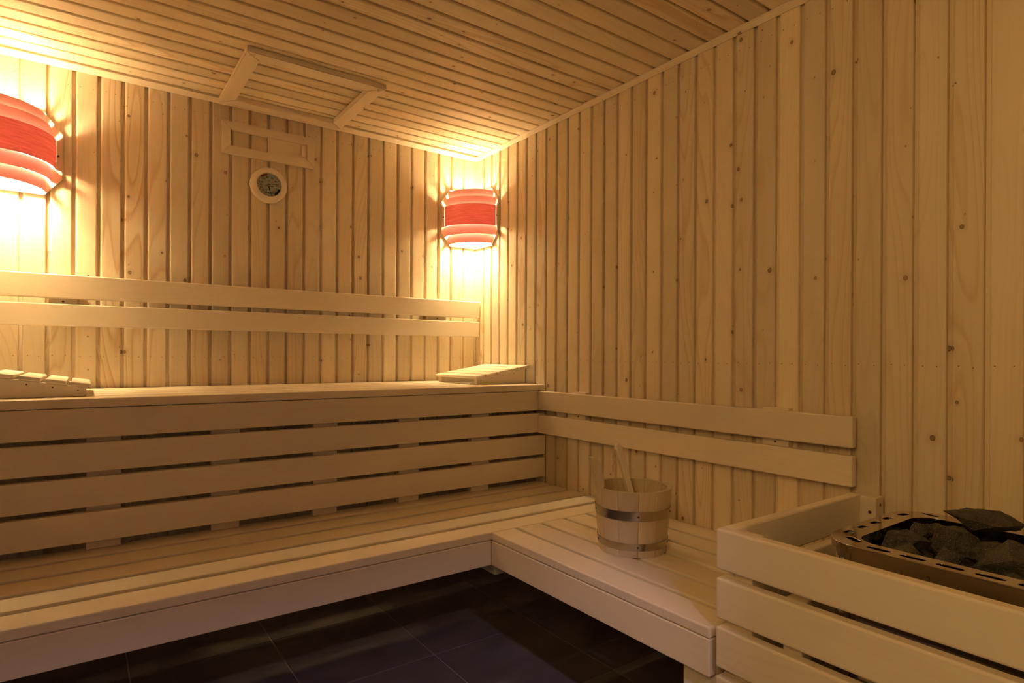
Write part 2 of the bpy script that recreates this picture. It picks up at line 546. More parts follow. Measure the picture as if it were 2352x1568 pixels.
trim('trim_1', (XL, 0, ZC), (-0.0, 0, ZC), (0, -1, 0), 'thin wooden cover strip where the back wall meets the ceiling')
trim('trim_2', (0, -0.0, ZC), (0, YF, ZC), (-1, 0, 0), 'thin wooden cover strip where the right wall meets the ceiling', w=0.016)
trim('trim_3', (XL, YF, ZC), (XL, 0, ZC), (1, 0, 0), 'thin wooden cover strip where the left wall meets the ceiling')

# rows of small nail heads in the wall boards
def nails(parent, pts, n):
    bm = bmesh.new()
    for p in pts: disc_bm(bm, p, n, 0.0016, 0.0005, 6)
    o = link('nail_heads', mesh_of(bm, 'nail_heads'), NAIL, parent, Matrix.Identity(4))
    o['kind'] = 'stuff'
rng = random.Random(3)
pts = []
for k in range(26):
    for f in (0.32, 0.78):
        for z in (1.083, 2.125):
            pts.append((g0 - PB * k + PB * f + rng.uniform(-.004, .004), 0, z + rng.uniform(-.004, .004)))
nails(wb, pts, (0, -1, 0))
pts = []
for k in range(41):
    for f in (0.32, 0.78):
        for z in (1.072, 2.125):
            pts.append((0, s0 - PR * k - PR * f + rng.uniform(-.004, .004), z + rng.uniform(-.004, .004)))
nails(wr, pts, (-1, 0, 0))

# ------------------------------------------------------------------ benches
ub = root('upper_bench', 'long pale slatted upper bench along the back wall with a boarded front', 'bench', (XL / 2, -Wu / 2, Zl))
sw, sg = 0.108, (Wu - 5 * 0.108) / 4
for i in range(5):
    y0 = -Wu + i * (sw + sg)
    plank('seat_slat', (XL + 0.003, y0, Zu - 0.028), (-0.003, y0 + sw - (0.002 if i == 4 else 0), Zu), ASPEN, ub, 0.003)
for z1, z0 in ((0.927, 0.8365), (0.822, 0.733), (0.717, 0.6265), (0.6105, 0.5195)):
    plank('front_board', (XL + 0.003, -Wu + 0.001, z0), (-0.003 if z1 < 0.8 else -0.003, -Wu + 0.027, z1), ASPEN, ub, 0.0025)
for k in range(6):
    xc = -0.3545 - 0.3465 * k
    x0 = max(xc - 0.045, XL + 0.003)
    plank('post', (x0, -Wu + 0.0275, Zl + 0.0005), (xc + 0.045, -Wu + 0.058, 0.928), ASPEN, ub, 0.002)
    plank('seat_bearer', (x0 + 0.02, -Wu + 0.0585, 0.865), (xc + 0.02, -0.004, 0.928), ASPEN, ub, 0.002)

lb = root('lower_bench', 'long pale slatted lower bench in front of the boarded riser', 'bench', (XL / 2, -Wl + 0.3, 0))
for k in range(5):
    y0 = -Wl + 0.1215 * k
    plank('seat_slat', (XL + 0.003, y0, Zl - 0.026), (-0.003, y0 + 0.097, Zl), ASPEN, lb, 0.004)
plank('apron', (XL + 0.003, -Wl, 0.378), (-Wr + 0.002, -Wl + 0.026, 0.4625), ASPEN, lb, 0.003)
for xa in (XL + 0.01, -1.45, -0.80):
    plank('bearer', (xa, -Wl + 0.027, 0.400), (xa + 0.045, -0.58, 0.4635), ASPEN, lb, 0.002)
plank('support_block', (-0.618, -1.115, 0.322), (-0.578, -1.02, 0.4635), ASPEN, lb, 0.004)

rb = root('side_bench', 'short pale slatted lower bench along the right wall under the bucket', 'bench', (-Wr / 2, -1.6, 0))
YE = -2.030
rw, rg = 0.0945, (Wr - 0.008 - 6 * 0.0945) / 5
for i in range(6):
    x0 = -Wr + i * (rw + rg)
    plank('seat_slat', (x0, YE, Zl - 0.026), (x0 + rw, -Wl - 0.0015, Zl), ASPEN, rb, 0.004)
plank('apron', (-Wr, YE, 0.378), (-Wr + 0.026, -Wl - 0.0, 0.4625), ASPEN, rb, 0.003)
for yb in (-1.99, -1.60, -1.23):
    plank('bearer', (-Wr + 0.0265, yb - 0.02, 0.400), (-0.01, yb + 0.025, 0.4635), ASPEN, rb, 0.002)
plank('leg', (-Wr + 0.0275, -2.028, 0.0), (-Wr + 0.057, -1.938, 0.3995), ASPEN, rb, 0.002)
plank('leg', (-0.06, -2.028, 0.0), (-0.03, -1.938, 0.3995), ASPEN, rb, 0.002)

# ------------------------------------------------------------------ backrests
br = root('backrest', 'two-board backrest on the back wall above the upper bench', 'backrest', (XL / 2, 0, 1.19))
plank('backrest_board', (XL + 0.006, -0.050, 1.299), (-0.004, -0.028, 1.389), ASPEN, br, 0.004)
plank('backrest_board', (XL + 0.006, -0.050, 1.195), (-0.005, -0.028, 1.279), ASPEN, br, 0.004)
for x0, x1 in ((-1.901, -1.812), (-0.312, -0.205)):
    plank('spacer_block', (x0, -0.0275, 1.205), (x1, -0.0005, 1.378), ASPEN, br, 0.002)
    screw(br, ((x0 + x1) / 2, -0.0277, 1.289), (0, -1, 0), 0.004)
br2 = root('backrest', 'two-board backrest on the right wall above the bucket', 'backrest', (0, -1.35, 0.73))
plank('backrest_board', (-0.050, -2.052, 0.839), (-0.026, -0.633, 0.928), ASPEN, br2, 0.004)
plank('backrest_board', (-0.050, -2.052, 0.730), (-0.026, -0.633, 0.817), ASPEN, br2, 0.004)
for y0, y1 in ((-0.934, -0.845), (-1.852, -1.764)):
    plank('spacer_block', (-0.0255, y0, 0.742), (-0.0005, y1, 0.934), ASPEN, br2, 0.002)
    screw(br2, (-0.0257, (y0 + y1) / 2, 0.828), (-1, 0, 0), 0.004)

# ------------------------------------------------------------------ headrests
def headrest(label, sgn, xend, yf):
    """sgn=+1: rises towards +x; xend: x of the high end"""
    t = root('headrest', label, 'headrest', (xend - sgn * 0.15, yf + 0.2, Zu), 'slatted wooden headrests on the upper bench')
    sl = math.atan(0.168)
    L = 0.312; n = 5; pit = 0.0635; w = 0.0535
    zlow = Zu + 0.026           # underside of lowest slat
    xlow = xend - sgn * L
    for i in range(n):
        xm = xlow + sgn * (i * pit + w / 2)
        zm = zlow + (i * pit + w / 2) * math.tan(sl)
        mw = Matrix.Translation((xm, yf + 0.19, zm)) @ Matrix.Rotation(-sgn * sl, 4, 'Y')
        plank('slat', (-w / 2, -0.20, 0), (w / 2, 0.20, 0.0135), ASPEN, t, 0.004, 2, None, mw)
    # wedge-shaped side boards
    for y0 in (yf + 0.006, yf + 0.346):
        xa = xlow + sgn * 0.012; xb = xend - sgn * 0.022
        za = zlow + 0.012 * math.tan(sl) - 0.0006; zb = zlow + (L - 0.022) * math.tan(sl) - 0.0006
        bm = bmesh.new()
        c = [(xa, Zu + 0.0003), (xb, Zu + 0.0003), (xb, zb), (xa, za)]
        A = [bm.verts.new((x, y0, z)) for x, z in c]; B = [bm.verts.new((x, y0 + 0.028, z)) for x, z in c]
        bm.faces.new(A); bm.faces.new(B[::-1])
        for i in range(4): bm.faces.new((A[i], A[(i + 1) % 4], B[(i + 1) % 4], B[i]))
        # store with grain along local z
        P = PERM[0]
        cen = Vector(((xa + xb) / 2, y0 + 0.014, Zu + 0.03))
        for v in bm.verts: v.co = P.transposed() @ (v.co - cen)
        bmesh.ops.bevel(bm, geom=bm.edges[:], offset=0.0015, segments=1, affect='EDGES')
        s = link('side_board', mesh_of(bm, 'side_board'), ASPEN, t, Matrix.Translation(cen) @ P.to_4x4())
        if y0 < yf + 0.1:
            for i in range(1, 5):
                xs = xlow + sgn * (i * pit - 0.03); zs = zlow + abs(xs - xlow) * math.tan(sl) - 0.012
                screw(t, (xs, y0, zs), (0, -1, 0), 0.0022, 0.0006)
    return t
headrest('slatted wooden headrest in the corner under the corner lamp, sloping up to the right wall', 1, -0.004, -0.502)
headrest('slatted wooden headrest cut off by the left edge, sloping up to the left', -1, -2.084 - 0.02 + 0.024 - 0.005 - 0.001, -0.525)

# ------------------------------------------------------------------ wall lamps
def lamp(label, cx, sgn):
    """corner lamp; sgn=+1 right corner (x grows towards the corner), -1 mirrored"""
    t = root('corner_lamp', label, 'lamp', (cx, 0, 1.69), 'red veneer corner lamps')
    X = lambda d: cx - sgn * d       # distance from the corner along the back wall
    out = [(0.0, 1.687), (0.172, 1.685), (0.226, 1.752), (0.226, 1.922), (0.172, 1.996), (0.0, 1.996)]
    for which in (0, 1):
        bm = bmesh.new()
        A, B = [], []
        for d, z in out:
            dd = max(d, 0.007) if which else max(d, 0.0005)
            if which == 0:
                A.append(bm.verts.new((X(dd), -0.0005, z))); B.append(bm.verts.new((X(dd), -0.0065, z)))
            else:
                A.append(bm.verts.new((X(0.0005), -dd, z))); B.append(bm.verts.new((X(0.0065), -dd, z)))
        bm.faces.new(A); bm.faces.new(B[::-1])
        for i in range(len(A)): bm.faces.new((A[i], A[(i + 1) % 6], B[(i + 1) % 6], B[i]))
        cen = Vector((cx, 0, 1.84))
        for v in bm.verts: v.co -= cen
        link('wall_plate', mesh_of(bm, 'wall_plate'), TRIMW, t, Matrix.Translation(cen))
        # thin raised border round the plate
        bm = bmesh.new()
        for i in range(0, 5):
            (d0, z0), (d1, z1) = out[i], out[i + 1]
            if i == 4: continue
            m = Vector((d1 - d0, z1 - z0)).normalized()
            nn = Vector((-m.y, m.x))     # to the inside
            if nn.dot(Vector((0.1 - (d0 + d1) / 2, 1.84 - (z0 + z1) / 2))) < 0: nn = -nn
            q = [(d0, z0), (d1, z1), (d1 + nn.x * 0.004, z1 + nn.y * 0.004), (d0 + nn.x * 0.004, z0 + nn.y * 0.004)]
            va, vb = [], []
            for d, z in q:
                d = max(d, 0.011)
                if which == 0:
                    va.append(bm.verts.new((X(d), -0.0066, z))); vb.append(bm.verts.new((X(d), -0.011, z)))
                else:
                    va.append(bm.verts.new((X(0.0066), -d, z))); vb.append(bm.verts.new((X(0.011), -d, z)))
            bm.faces.new(va); bm.faces.new(vb[::-1])
            for i2 in range(4): bm.faces.new((va[i2], va[(i2 + 1) % 4], vb[(i2 + 1) % 4], vb[i2]))
        for v in bm.verts: v.co -= cen
        link('plate_border', mesh_of(bm, 'plate_border'), TRIMW, t, Matrix.Translation(cen))
        if which == 0: screw(t, (X(0.214), -0.0065, 1.84), (0, -1, 0), 0.004, 0.0015)
        else: screw(t, (X(0.0065), -0.214, 1.84), (-sgn, 0, 0), 0.004, 0.0015)
    # bent veneer strips
    strips = [(0.176, 1.937, 1.982), (0.191, 1.892, 1.942), (0.206, 1.788, 1.897), (0.191, 1.741, 1.792), (0.176, 1.697, 1.745)]
    for r, z0, z1 in strips:
        bm = bmesh.new(); seg = 28
        rings = []
        for i in range(seg + 1):
            a = math.radians(2.0 + (90 - 4.0) * i / seg)
            # a slightly flattened quarter circle, as a bent strip hangs between the plates
            rr = r
            ring = []
            for dr, z in ((0, z0), (0, z1), (0.0012, z1), (0.0012, z0)):
                ring.append(bm.verts.new((-sgn * (rr + dr) * math.cos(a), -(rr + dr) * math.sin(a), z - 1.84)))
            rings.append(ring)
        for i in range(seg):
            for q in range(4):
                bm.faces.new((rings[i][q], rings[i][(q + 1) % 4], rings[i + 1][(q + 1) % 4], rings[i + 1][q]))
        bm.faces.new(rings[0]); bm.faces.new(rings[-1][::-1])
        link('veneer_strip', mesh_of(bm, 'veneer_strip', False), VENEER_RED if r > 0.2 else VENEER, t, Matrix.Translation((cx, 0, 1.84)))
    # socket and bulb
    bm = lathe([(0.016, -0.012), (0.021, -0.006), (0.020, 0.045)], 20)
    link('socket', mesh_of(bm, 'socket'), SOCKET, t, Matrix.Translation((X(0.090), -0.090, 1.868)))
    bm = bmesh.new()
    bmesh.ops.create_icosphere(bm, subdivisions=2, radius=0.046)
    link('bulb', mesh_of(bm, 'bulb', True), BULB, t, Matrix.Translation((X(0.090), -0.090, 1.814)))
    plank('socket_bracket', (min(X(0.01), X(0.090)), -0.100, 1.9135), (max(X(0.01), X(0.090)), -0.080, 1.9205), SOCKET, t, 0.001)
    return t
lamp('red veneer corner lamp glowing in the right corner above the headrest', 0.0, 1)
lamp('large red veneer corner lamp cut off by the left edge of the picture', XL, -1)

# ------------------------------------------------------------------ ventilation slide on the back wall
def mitred_frame(parent, name, x0, x1, z0, z1, w, y0, y1, mat, plane='xz'):
    """four mitred laths; plane xz at depth y0..y1, or xy (given as z) at height y0..y1"""
    O = [(x0, z0), (x1, z0), (x1, z1), (x0, z1)]
    I = [(x0 + w, z0 + w), (x1 - w, z0 + w), (x1 - w, z1 - w), (x0 + w, z1 - w)]
    for i in range(4):
        j = (i + 1) % 4
        q = [O[i], O[j], I[j], I[i]]
        # a hair of a mitre gap
        c = Vector((sum(p[0] for p in q) / 4, sum(p[1] for p in q) / 4))
        q = [tuple(c + (Vector(p) - c) * 0.9985) for p in q]
        bm = bmesh.new()
        if plane == 'xz':
            A = [bm.verts.new((p[0], y0, p[1])) for p in q]; B = [bm.verts.new((p[0], y1, p[1])) for p in q]
            cen = Vector((c.x, (y0 + y1) / 2, c.y))
        else:
            A = [bm.verts.new((p[0], p[1], y0)) for p in q]; B = [bm.verts.new((p[0], p[1], y1)) for p in q]
            cen = Vector((c.x, c.y, (y0 + y1) / 2))
        bm.faces.new(A); bm.faces.new(B[::-1])
        for k_ in range(4): bm.faces.new((A[k_], A[(k_ + 1) % 4], B[(k_ + 1) % 4], B[k_]))
        ax = 0 if i in (0, 2) else (2 if plane == 'xz' else 1)
        P = PERM[ax]
        for v in bm.verts: v.co = P.transposed() @ (v.co - cen)
        bmesh.ops.bevel(bm, geom=bm.edges[:], offset=0.0025, segments=2, affect='EDGES')
        link(name, mesh_of(bm, name), mat, parent, Matrix.Translation(cen) @ P.to_4x4())
vt = root('ventilation_slide', 'rectangular wooden ventilation frame with a sliding shutter on the back wall', 'vent', (-1.11, 0, 1.97))
mitred_frame(vt, 'frame_lath', -1.310, -0.911, 1.968, 2.109, 0.036, -0.018, -0.0005, TRIMW)
plank('shutter', (-1.120, -0.0085, 2.000), (-0.941, -0.001, 2.077), ASPEN, vt, 0.001)
plank('grip', (-0.972, -0.021, 2.017), (-0.957, -0.0085, 2.063), ASPEN, vt, 0.002)
screw(vt, (-1.292, -0.018, 2.038), (0, -1, 0), 0.006, 0.0006, ASPEN, 'screw_plug')
screw(vt, (-0.929, -0.018, 2.038), (0, -1, 0), 0.006, 0.0006, ASPEN, 'screw_plug')

# ------------------------------------------------------------------ frame on the ceiling
cf = root('ceiling_frame', 'mitred wooden frame fixed on the ceiling above the ventilation slide', 'frame', (-1.055, -0.28, ZC))
mitred_frame(cf, 'frame_lath', -1.324, -0.790, -0.562, -0.0265, 0.057, ZC - 0.022, ZC - 0.0005, TRIMW, 'xy')
for x, y in ((-1.306, -0.535), (-1.296, -0.545), (-0.818, -0.545), (-0.812, -0.53), (-1.300, -0.05), (-0.815, -0.05)):
    screw(cf, (x, y, ZC - 0.022), (0, 0, -1), 0.0055, 0.0006, TWINE)

# ------------------------------------------------------------------ thermometer
tx, tz, TYD = -1.1155, 1.857, -0.030
th = root('thermometer', 'round sauna thermometer and hygrometer with a wide wooden rim', 'thermometer', (tx, 0, tz))
FY = Matrix.Translation((tx, 0, tz)) @ Matrix.Rotation(PI / 2, 4, 'X')   # local z -> -y
bm = lathe([(0.053, 0.012), (0.0535, 0.027), (0.056, 0.0298), (0.060, 0.0305), (0.069, 0.029), (0.076, 0.024), (0.079, 0.016), (0.079, 0.0005), (0.053, 0.0005)], 64, True)
link('rim', mesh_of(bm, 'rim', True), ASPEN, th, FY)
bm = lathe([(0.0528, 0.001), (0.0528, 0.0165)], 48)
dial = link('dial', mesh_of(bm, 'dial'), DIALW, th, FY)
def arc_print(name, r0, r1, a0, a1, mat, parent, zz=0.0172):
    bm = bmesh.new(); n = 14; A = []
    for i in range(n + 1):
        a = math.radians(90 - (a0 + (a1 - a0) * i / n))
        A.append((bm.verts.new((r0 * math.cos(a), r0 * math.sin(a), zz)), bm.verts.new((r1 * math.cos(a), r1 * math.sin(a), zz))))
    for i in range(n): bm.faces.new((A[i][0], A[i][1], A[i + 1][1], A[i + 1][0]))
    return link(name, mesh_of(bm, name), mat, parent, FY)
arc_print('red_scale', 0.043, 0.0515, -43, -10, REDINK, dial)
arc_print('green_scale', 0.041, 0.0515, 105, 148, GREENINK, dial)
bm = bmesh.new()
def bar2d(bm, p, q, w, zz):
    p, q = Vector(p), Vector(q); d = (q - p).normalized(); n = Vector((-d.y, d.x)) * w / 2
    vv = [bm.verts.new((*v, zz)) for v in (p + n, q + n, q - n, p - n)]
    bm.faces.new(vv)
for k in range(24):
    a = k * 15
    if -45 < ((a + 180) % 360 - 180) < -8 or 103 < a < 150: continue
    ar = math.radians(90 - a); c, s = math.cos(ar), math.sin(ar)
    bar2d(bm, (0.0445 * c, 0.0445 * s), (0.0505 * c, 0.0505 * s), 0.0011, 0.0172)
me_t = mesh_of(bm, 'tick_marks')
def text_mesh(body, size, x, y, bmt):
    cu = bpy.data.curves.new('txt', 'FONT'); cu.body = body; cu.size = size
    cu.align_x = 'CENTER'; cu.align_y = 'CENTER'; cu.offset = 0.00018
    ob = bpy.data.objects.new('txt', cu); COL.objects.link(ob)
    bpy.context.view_layer.update()
    dg = bpy.context.evaluated_depsgraph_get()
    me = bpy.data.meshes.new_from_object(ob.evaluated_get(dg))
    tmp = bmesh.new(); tmp.from_mesh(me)
    for v in tmp.verts: v.co = Vector((v.co.x + x, v.co.y + y, 0.0173))
    tmp.to_mesh(me); tmp.free()
    bmt.from_mesh(me)
    bpy.data.objects.remove(ob); bpy.data.curves.remove(cu); bpy.data.meshes.remove(me)
bmt = bmesh.new(); bmt.from_mesh(me_t); bpy.data.meshes.remove(me_t)
for s, a in (('120', -75), ('100', -42), ('80', -10), ('60', 20), ('40', 56), ('20', 85), ('0', 113), ('10', 136), ('20', 156), ('30', 177), ('40', 200), ('50', 224), ('60', 246), ('70', 266)):
    ar = math.radians(90 - a)
    text_mesh(s, 0.0115, 0.0355 * math.cos(ar), 0.0355 * math.sin(ar), bmt)
text_mesh('°C', 0.010, 0.0, 0.0185, bmt)
text_mesh('SAUNA', 0.0105, 0.001, -0.0035, bmt)
text_mesh('% r.F.', 0.0085, -0.004, -0.0215, bmt)
pr_ = bpy.data.meshes.new('dial_print'); bmt.to_mesh(pr_); bmt.free()
link('dial_print', pr_, INK, dial, FY)
for p, q, w in (((0, 0.004), (0.042, 0.010), 0.0013), ((0, -0.012), (0.012, -0.049), 0.0015)):
    bm = bmesh.new()
    p, q = Vector(p), Vector(q); d = (q - p).normalized(); n = Vector((-d.y, d.x))
    for zz in (0.0185, 0.0192):
        pass
    poly = [p - d * 0.008 + n * w, q + n * w * 0.3, q - n * w * 0.3, p - d * 0.008 - n * w]
    bm = prism([tuple(v) for v in poly], 0.0185, 0.0192)
    hnd = link('hand', mesh_of(bm, 'hand'), INK, th, FY)
    bm = bmesh.new(); disc_bm(bm, (p.x, p.y, 0.0174), (0, 0, 1), 0.0028, 0.0026, 14)
    link('hub', mesh_of(bm, 'hub'), INK, hnd, FY)
bm = lathe([(0.0527, 0.0220), (0.0527, 0.0230)], 48)
link('glass_cover', mesh_of(bm, 'glass_cover'), GLASS, th, FY)

# ------------------------------------------------------------------ bucket and ladle
BC = Vector((-0.382, -1.540, Zl))
bk = root('bucket', 'round wooden sauna bucket with two metal hoops standing on the side bench', 'bucket', BC)
H, R0, R1, TH = 0.197, 0.1045, 0.1205, 0.0135
NST = 12
ang0 = math.radians(157.0)
def stave(a0, a1, h, name, long=False):
    bm = bmesh.new(); n = 5
    zs = [0.0005, h]
    grid = []
    for z in zs:
        row = []
        for i in range(n + 1):
            a = a0 + (a1 - a0) * i / n
            ro = R0 + (R1 - R0) * z / H
            row.append((bm.verts.new((ro * math.cos(a), ro * math.sin(a), z)), bm.verts.new(((ro - TH) * math.cos(a), (ro - TH) * math.sin(a), z))))
        grid.append(row)
    b_, t_ = grid
    for i in range(n):
        bm.faces.new((b_[i][0], b_[i + 1][0], t_[i + 1][0], t_[i][0]))
        bm.faces.new((b_[i][1], t_[i][1], t_[i + 1][1], b_[i + 1][1]))
        bm.faces.new((t_[i][0], t_[i + 1][0], t_[i + 1][1], t_[i][1]))
        bm.faces.new((b_[i][0], b_[i][1], b_[i + 1][1], b_[i + 1][0]))
    bm.faces.new((b_[0][0], t_[0][0], t_[0][1], b_[0][1]))
    bm.faces.new((b_[n][0], b_[n][1], t_[n][1], t_[n][0]))
    if long:
        # handle: the stave runs on above the rim, tapers and curls
        am = (a0 + a1) / 2
        er = Vector((math.cos(am), math.sin(am), 0)); et = Vector((-math.sin(am), math.cos(am), 0))
        secs = [(H - 0.003, 0.0300, 0.0140), (H + 0.010, 0.0270, 0.0215), (H + 0.028, 0.0230, 0.0225), (H + 0.050, 0.0210, 0.0230),
                (H + 0.070, 0.0210, 0.0230), (H + 0.082, 0.0200, 0.0205), (H + 0.089, 0.0185, 0.0165), (H + 0.092, 0.0170, 0.0140)]
        rings = []
        for z, hw, t in secs:
            ro = R0 + (R1 - R0) * min(z, H + 0.2) / H + max(0, z - H) * 0.16
            inn = ro - t - (0.004 if H + 0.02 < z < H + 0.075 else 0.0)
            c = []
            for s_ in (-1, -0.5, 0.5, 1):
                k2 = 1.0 if abs(s_) < 1 else 0.0
                c.append(bm.verts.new(er * (ro - (0.003 if not k2 else 0)) + et * hw * s_ + Vector((0, 0, z))))
            for s_ in (1, 0.5, -0.5, -1):
                k2 = 1.0 if abs(s_) < 1 else 0.0
                c.append(bm.verts.new(er * (inn + (0.003 if not k2 else 0)) + et * hw * s_ + Vector((0, 0, z))))
            rings.append(c)
        for i in range(len(rings) - 1):
            for q in range(8):
                bm.faces.new((rings[i][q], rings[i][(q + 1) % 8], rings[i + 1][(q + 1) % 8], rings[i + 1][q]))
        bm.faces.new(rings[0][::-1]); bm.faces.new(rings[-1])
    return link(name, mesh_of(bm, name), LARCH, bk, Matrix.Translation(BC))
stp = 2 * PI / NST
for i in range(NST):
    a = ang0 - stp / 2 + stp * i
    stave(a + 0.004, a + stp - 0.004, H + (0.0 if i % 3 else -0.0008), 'stave_handle' if i == 0 else 'stave', i == 0)
bm = lathe([(R0 - TH + 0.001, 0.012), (R0 - TH + 0.002, 0.026)], 36)
link('bottom', mesh_of(bm, 'bottom'), LARCH, bk, Matrix.Translation(BC))
for z0, z1 in ((0.112, 0.140), (0.022, 0.043)):
    ra = R0 + (R1 - R0) * z0 / H; rb_ = R0 + (R1 - R0) * z1 / H
    bm = lathe([(ra + 0.0003, z0), (ra + 0.0022, z0), (rb_ + 0.0022, z1), (rb_ + 0.0003, z1)], 64, True)
    hp = link('hoop', mesh_of(bm, 'hoop', True), BRASS, bk, Matrix.Translation(BC))
    zz = (z0 + z1) / 2; rm = R0 + (R1 - R0) * zz / H + 0.0022
    for a in (math.radians(-128), math.radians(-60), math.radians(150)):
        e = Vector((math.cos(a), math.sin(a), 0))
        screw(hp, BC + e * rm + Vector((0, 0, zz)), e, 0.0032, 0.0012, SCREW, 'rivet')

ld_ = root('ladle', 'wooden ladle handle with a twine loop leaning in the bucket', 'ladle', BC + Vector((0, 0, 0.03)))
p0 = Vector((-0.368, -1.555, Zl + 0.075)); p1 = Vector((-0.410, -1.500, 0.814))
d = (p1 - p0).normalized(); Lh = (p1 - p0).length
side = rt0.copy(); side = (side - d * side.dot(d)).normalized()
# turn the bar a little so its narrow left side shows
side = Matrix.Rotation(math.radians(26), 3, d) @ side
dep = d.cross(side).normalized()
bm = bmesh.new()
secs = [(0.0, 0.0085, 0.006), (0.10, 0.0095, 0.007), (0.62, 0.0100, 0.0085), (0.85, 0.0115, 0.0090), (0.95, 0.0118, 0.0088), (0.99, 0.0095, 0.0075), (1.0, 0.0075, 0.006)]
rings = []
for f, hw, hd in secs:
    c = p0 + d * Lh * f
    b2 = 0.0025
    rings.append([bm.verts.new(c + side * a + dep * b_ - p0) for a, b_ in
                  ((-hw, -hd + b2), (-hw + b2, -hd), (hw - b2, -hd), (hw, -hd + b2), (hw, hd - b2), (hw - b2, hd), (-hw + b2, hd), (-hw, hd - b2))])
for i in range(len(rings) - 1):
    for q in range(8): bm.faces.new((rings[i][q], rings[i][(q + 1) % 8], rings[i + 1][(q + 1) % 8], rings[i + 1][q]))
bm.faces.new(rings[0][::-1]); bm.faces.new(rings[-1])
link('handle', mesh_of(bm, 'handle'), ASPEN, ld_, Matrix.Translation(p0))
bm = lathe([(0.012, 0.0), (0.030, 0.006), (0.036, 0.022), (0.037, 0.040), (0.0345, 0.040), (0.033, 0.023), (0.027, 0.010), (0.010, 0.005)], 28, True)
link('bowl', mesh_of(bm, 'bowl', True), LARCH, ld_, Matrix.Translation((-0.352, -1.575, Zl + 0.028)))
def tube(pts, r, seg=6):
    bm = bmesh.new(); rings = []
    for i, p in enumerate(pts):
        t = (pts[min(i + 1, len(pts) - 1)] - pts[max(i - 1, 0)]).normalized()
        q = t.to_track_quat('Z', 'Y').to_matrix()
        rings.append([bm.verts.new(p + q @ Vector((r * math.cos(2 * PI * k / seg), r * math.sin(2 * PI * k / seg), 0))) for k in range(seg)])
    for i in range(len(rings) - 1):
        for k in range(seg): bm.faces.new((rings[i][k], rings[i][(k + 1) % seg], rings[i + 1][(k + 1) % seg], rings[i + 1][k]))
    bm.faces.new(rings[0][::-1]); bm.faces.new(rings[-1])
    return bm
hole = p0 + d * Lh * 0.935 - side * 0.0118
lft = -rt0
loop = []
for dx, dz in ((0.000, 0.0), (0.004, 0.001), (0.0075, -0.008), (0.0085, -0.022), (0.0070, -0.036), (0.0045, -0.043), (0.0095, -0.050), (0.0100, -0.055), (0.0080, -0.062), (0.0090, -0.068)):
    loop.append(hole + lft * dx + Vector((0, 0, dz)))
bm = tube(loop, 0.0012)
loop2 = [hole + lft * 0.001 + Vector((0, 0, -0.001)), hole + lft * 0.0045 + Vector((0, 0, -0.012)), hole + lft * 0.0035 + Vector((0, 0, -0.030)), hole + lft * 0.0005 + Vector((0, 0, -0.042)), hole + lft * 0.0090 + Vector((0, 0, -0.052)), hole + lft * 0.0050 + Vector((0, 0, -0.066))]
tmp = tube(loop2, 0.0012); me = bpy.data.meshes.new('t'); tmp.to_mesh(me); tmp.free(); bm.from_mesh(me); bpy.data.meshes.remove(me)
for v in bm.verts: v.co -= hole
link('twine_loop', mesh_of(bm, 'twine_loop', True), TWINE, ld_, Matrix.Translation(hole))

# ------------------------------------------------------------------ heater guard
gd = root('heater_guard', 'slatted wooden guard box around the heater', 'guard', (-0.33, -2.45, 0))
GX0, GY0, GY1, BT = -Wr, -2.045, -2.90, 0.028
ztop = 0.716
for k in range(6):
    z1 = ztop - 0.108 * k; z0 = z1 - 0.089
    plank('guard_board', (GX0, GY1, z0), (GX0 + BT, GY0, z1), ASPEN, gd, 0.005, 3)
    plank('guard_board', (GX0 + BT + 0.0005, GY0 - BT, z0), (-0.0475, GY0 - 0.0, z1), ASPEN, gd, 0.004)
    plank('guard_board', (GX0 + BT + 0.0005, GY1, z0), (-0.0475, GY1 + BT, z1), ASPEN, gd, 0.004)
zb = 0.06
plank('corner_post', (GX0 + BT + 0.001, GY0 - BT - 0.043, zb), (GX0 + BT + 0.046, GY0 - BT - 0.0005, ztop - 0.012), ASPEN, gd, 0.002)
plank('corner_post', (GX0 + BT + 0.001, GY1 + BT + 0.0005, zb), (GX0 + BT + 0.046, GY1 + BT + 0.043, ztop - 0.012), ASPEN, gd, 0.002)
plank('wall_post', (-0.047, GY0 - BT - 0.040, zb), (-0.001, GY0 - BT + 0.015, ztop - 0.004), ASPEN, gd, 0.002)
plank('wall_post', (-0.047, GY1 + BT - 0.012, zb), (-0.001, GY1 + BT + 0.036, ztop - 0.004), ASPEN, gd, 0.002)
plank('batten', (GX0 + BT + 0.001, -2.225, zb), (GX0 + BT + 0.040, -2.185, 0.602), ASPEN, gd, 0.002)
screw(gd, (-0.047, GY0 - BT - 0.024, ztop - 0.045), (-1, 0, 0), 0.0045, 0.001)
screw(gd, (-0.022, GY0 - BT - 0.040, ztop - 0.025), (0, -1, 0), 0.0045, 0.001)

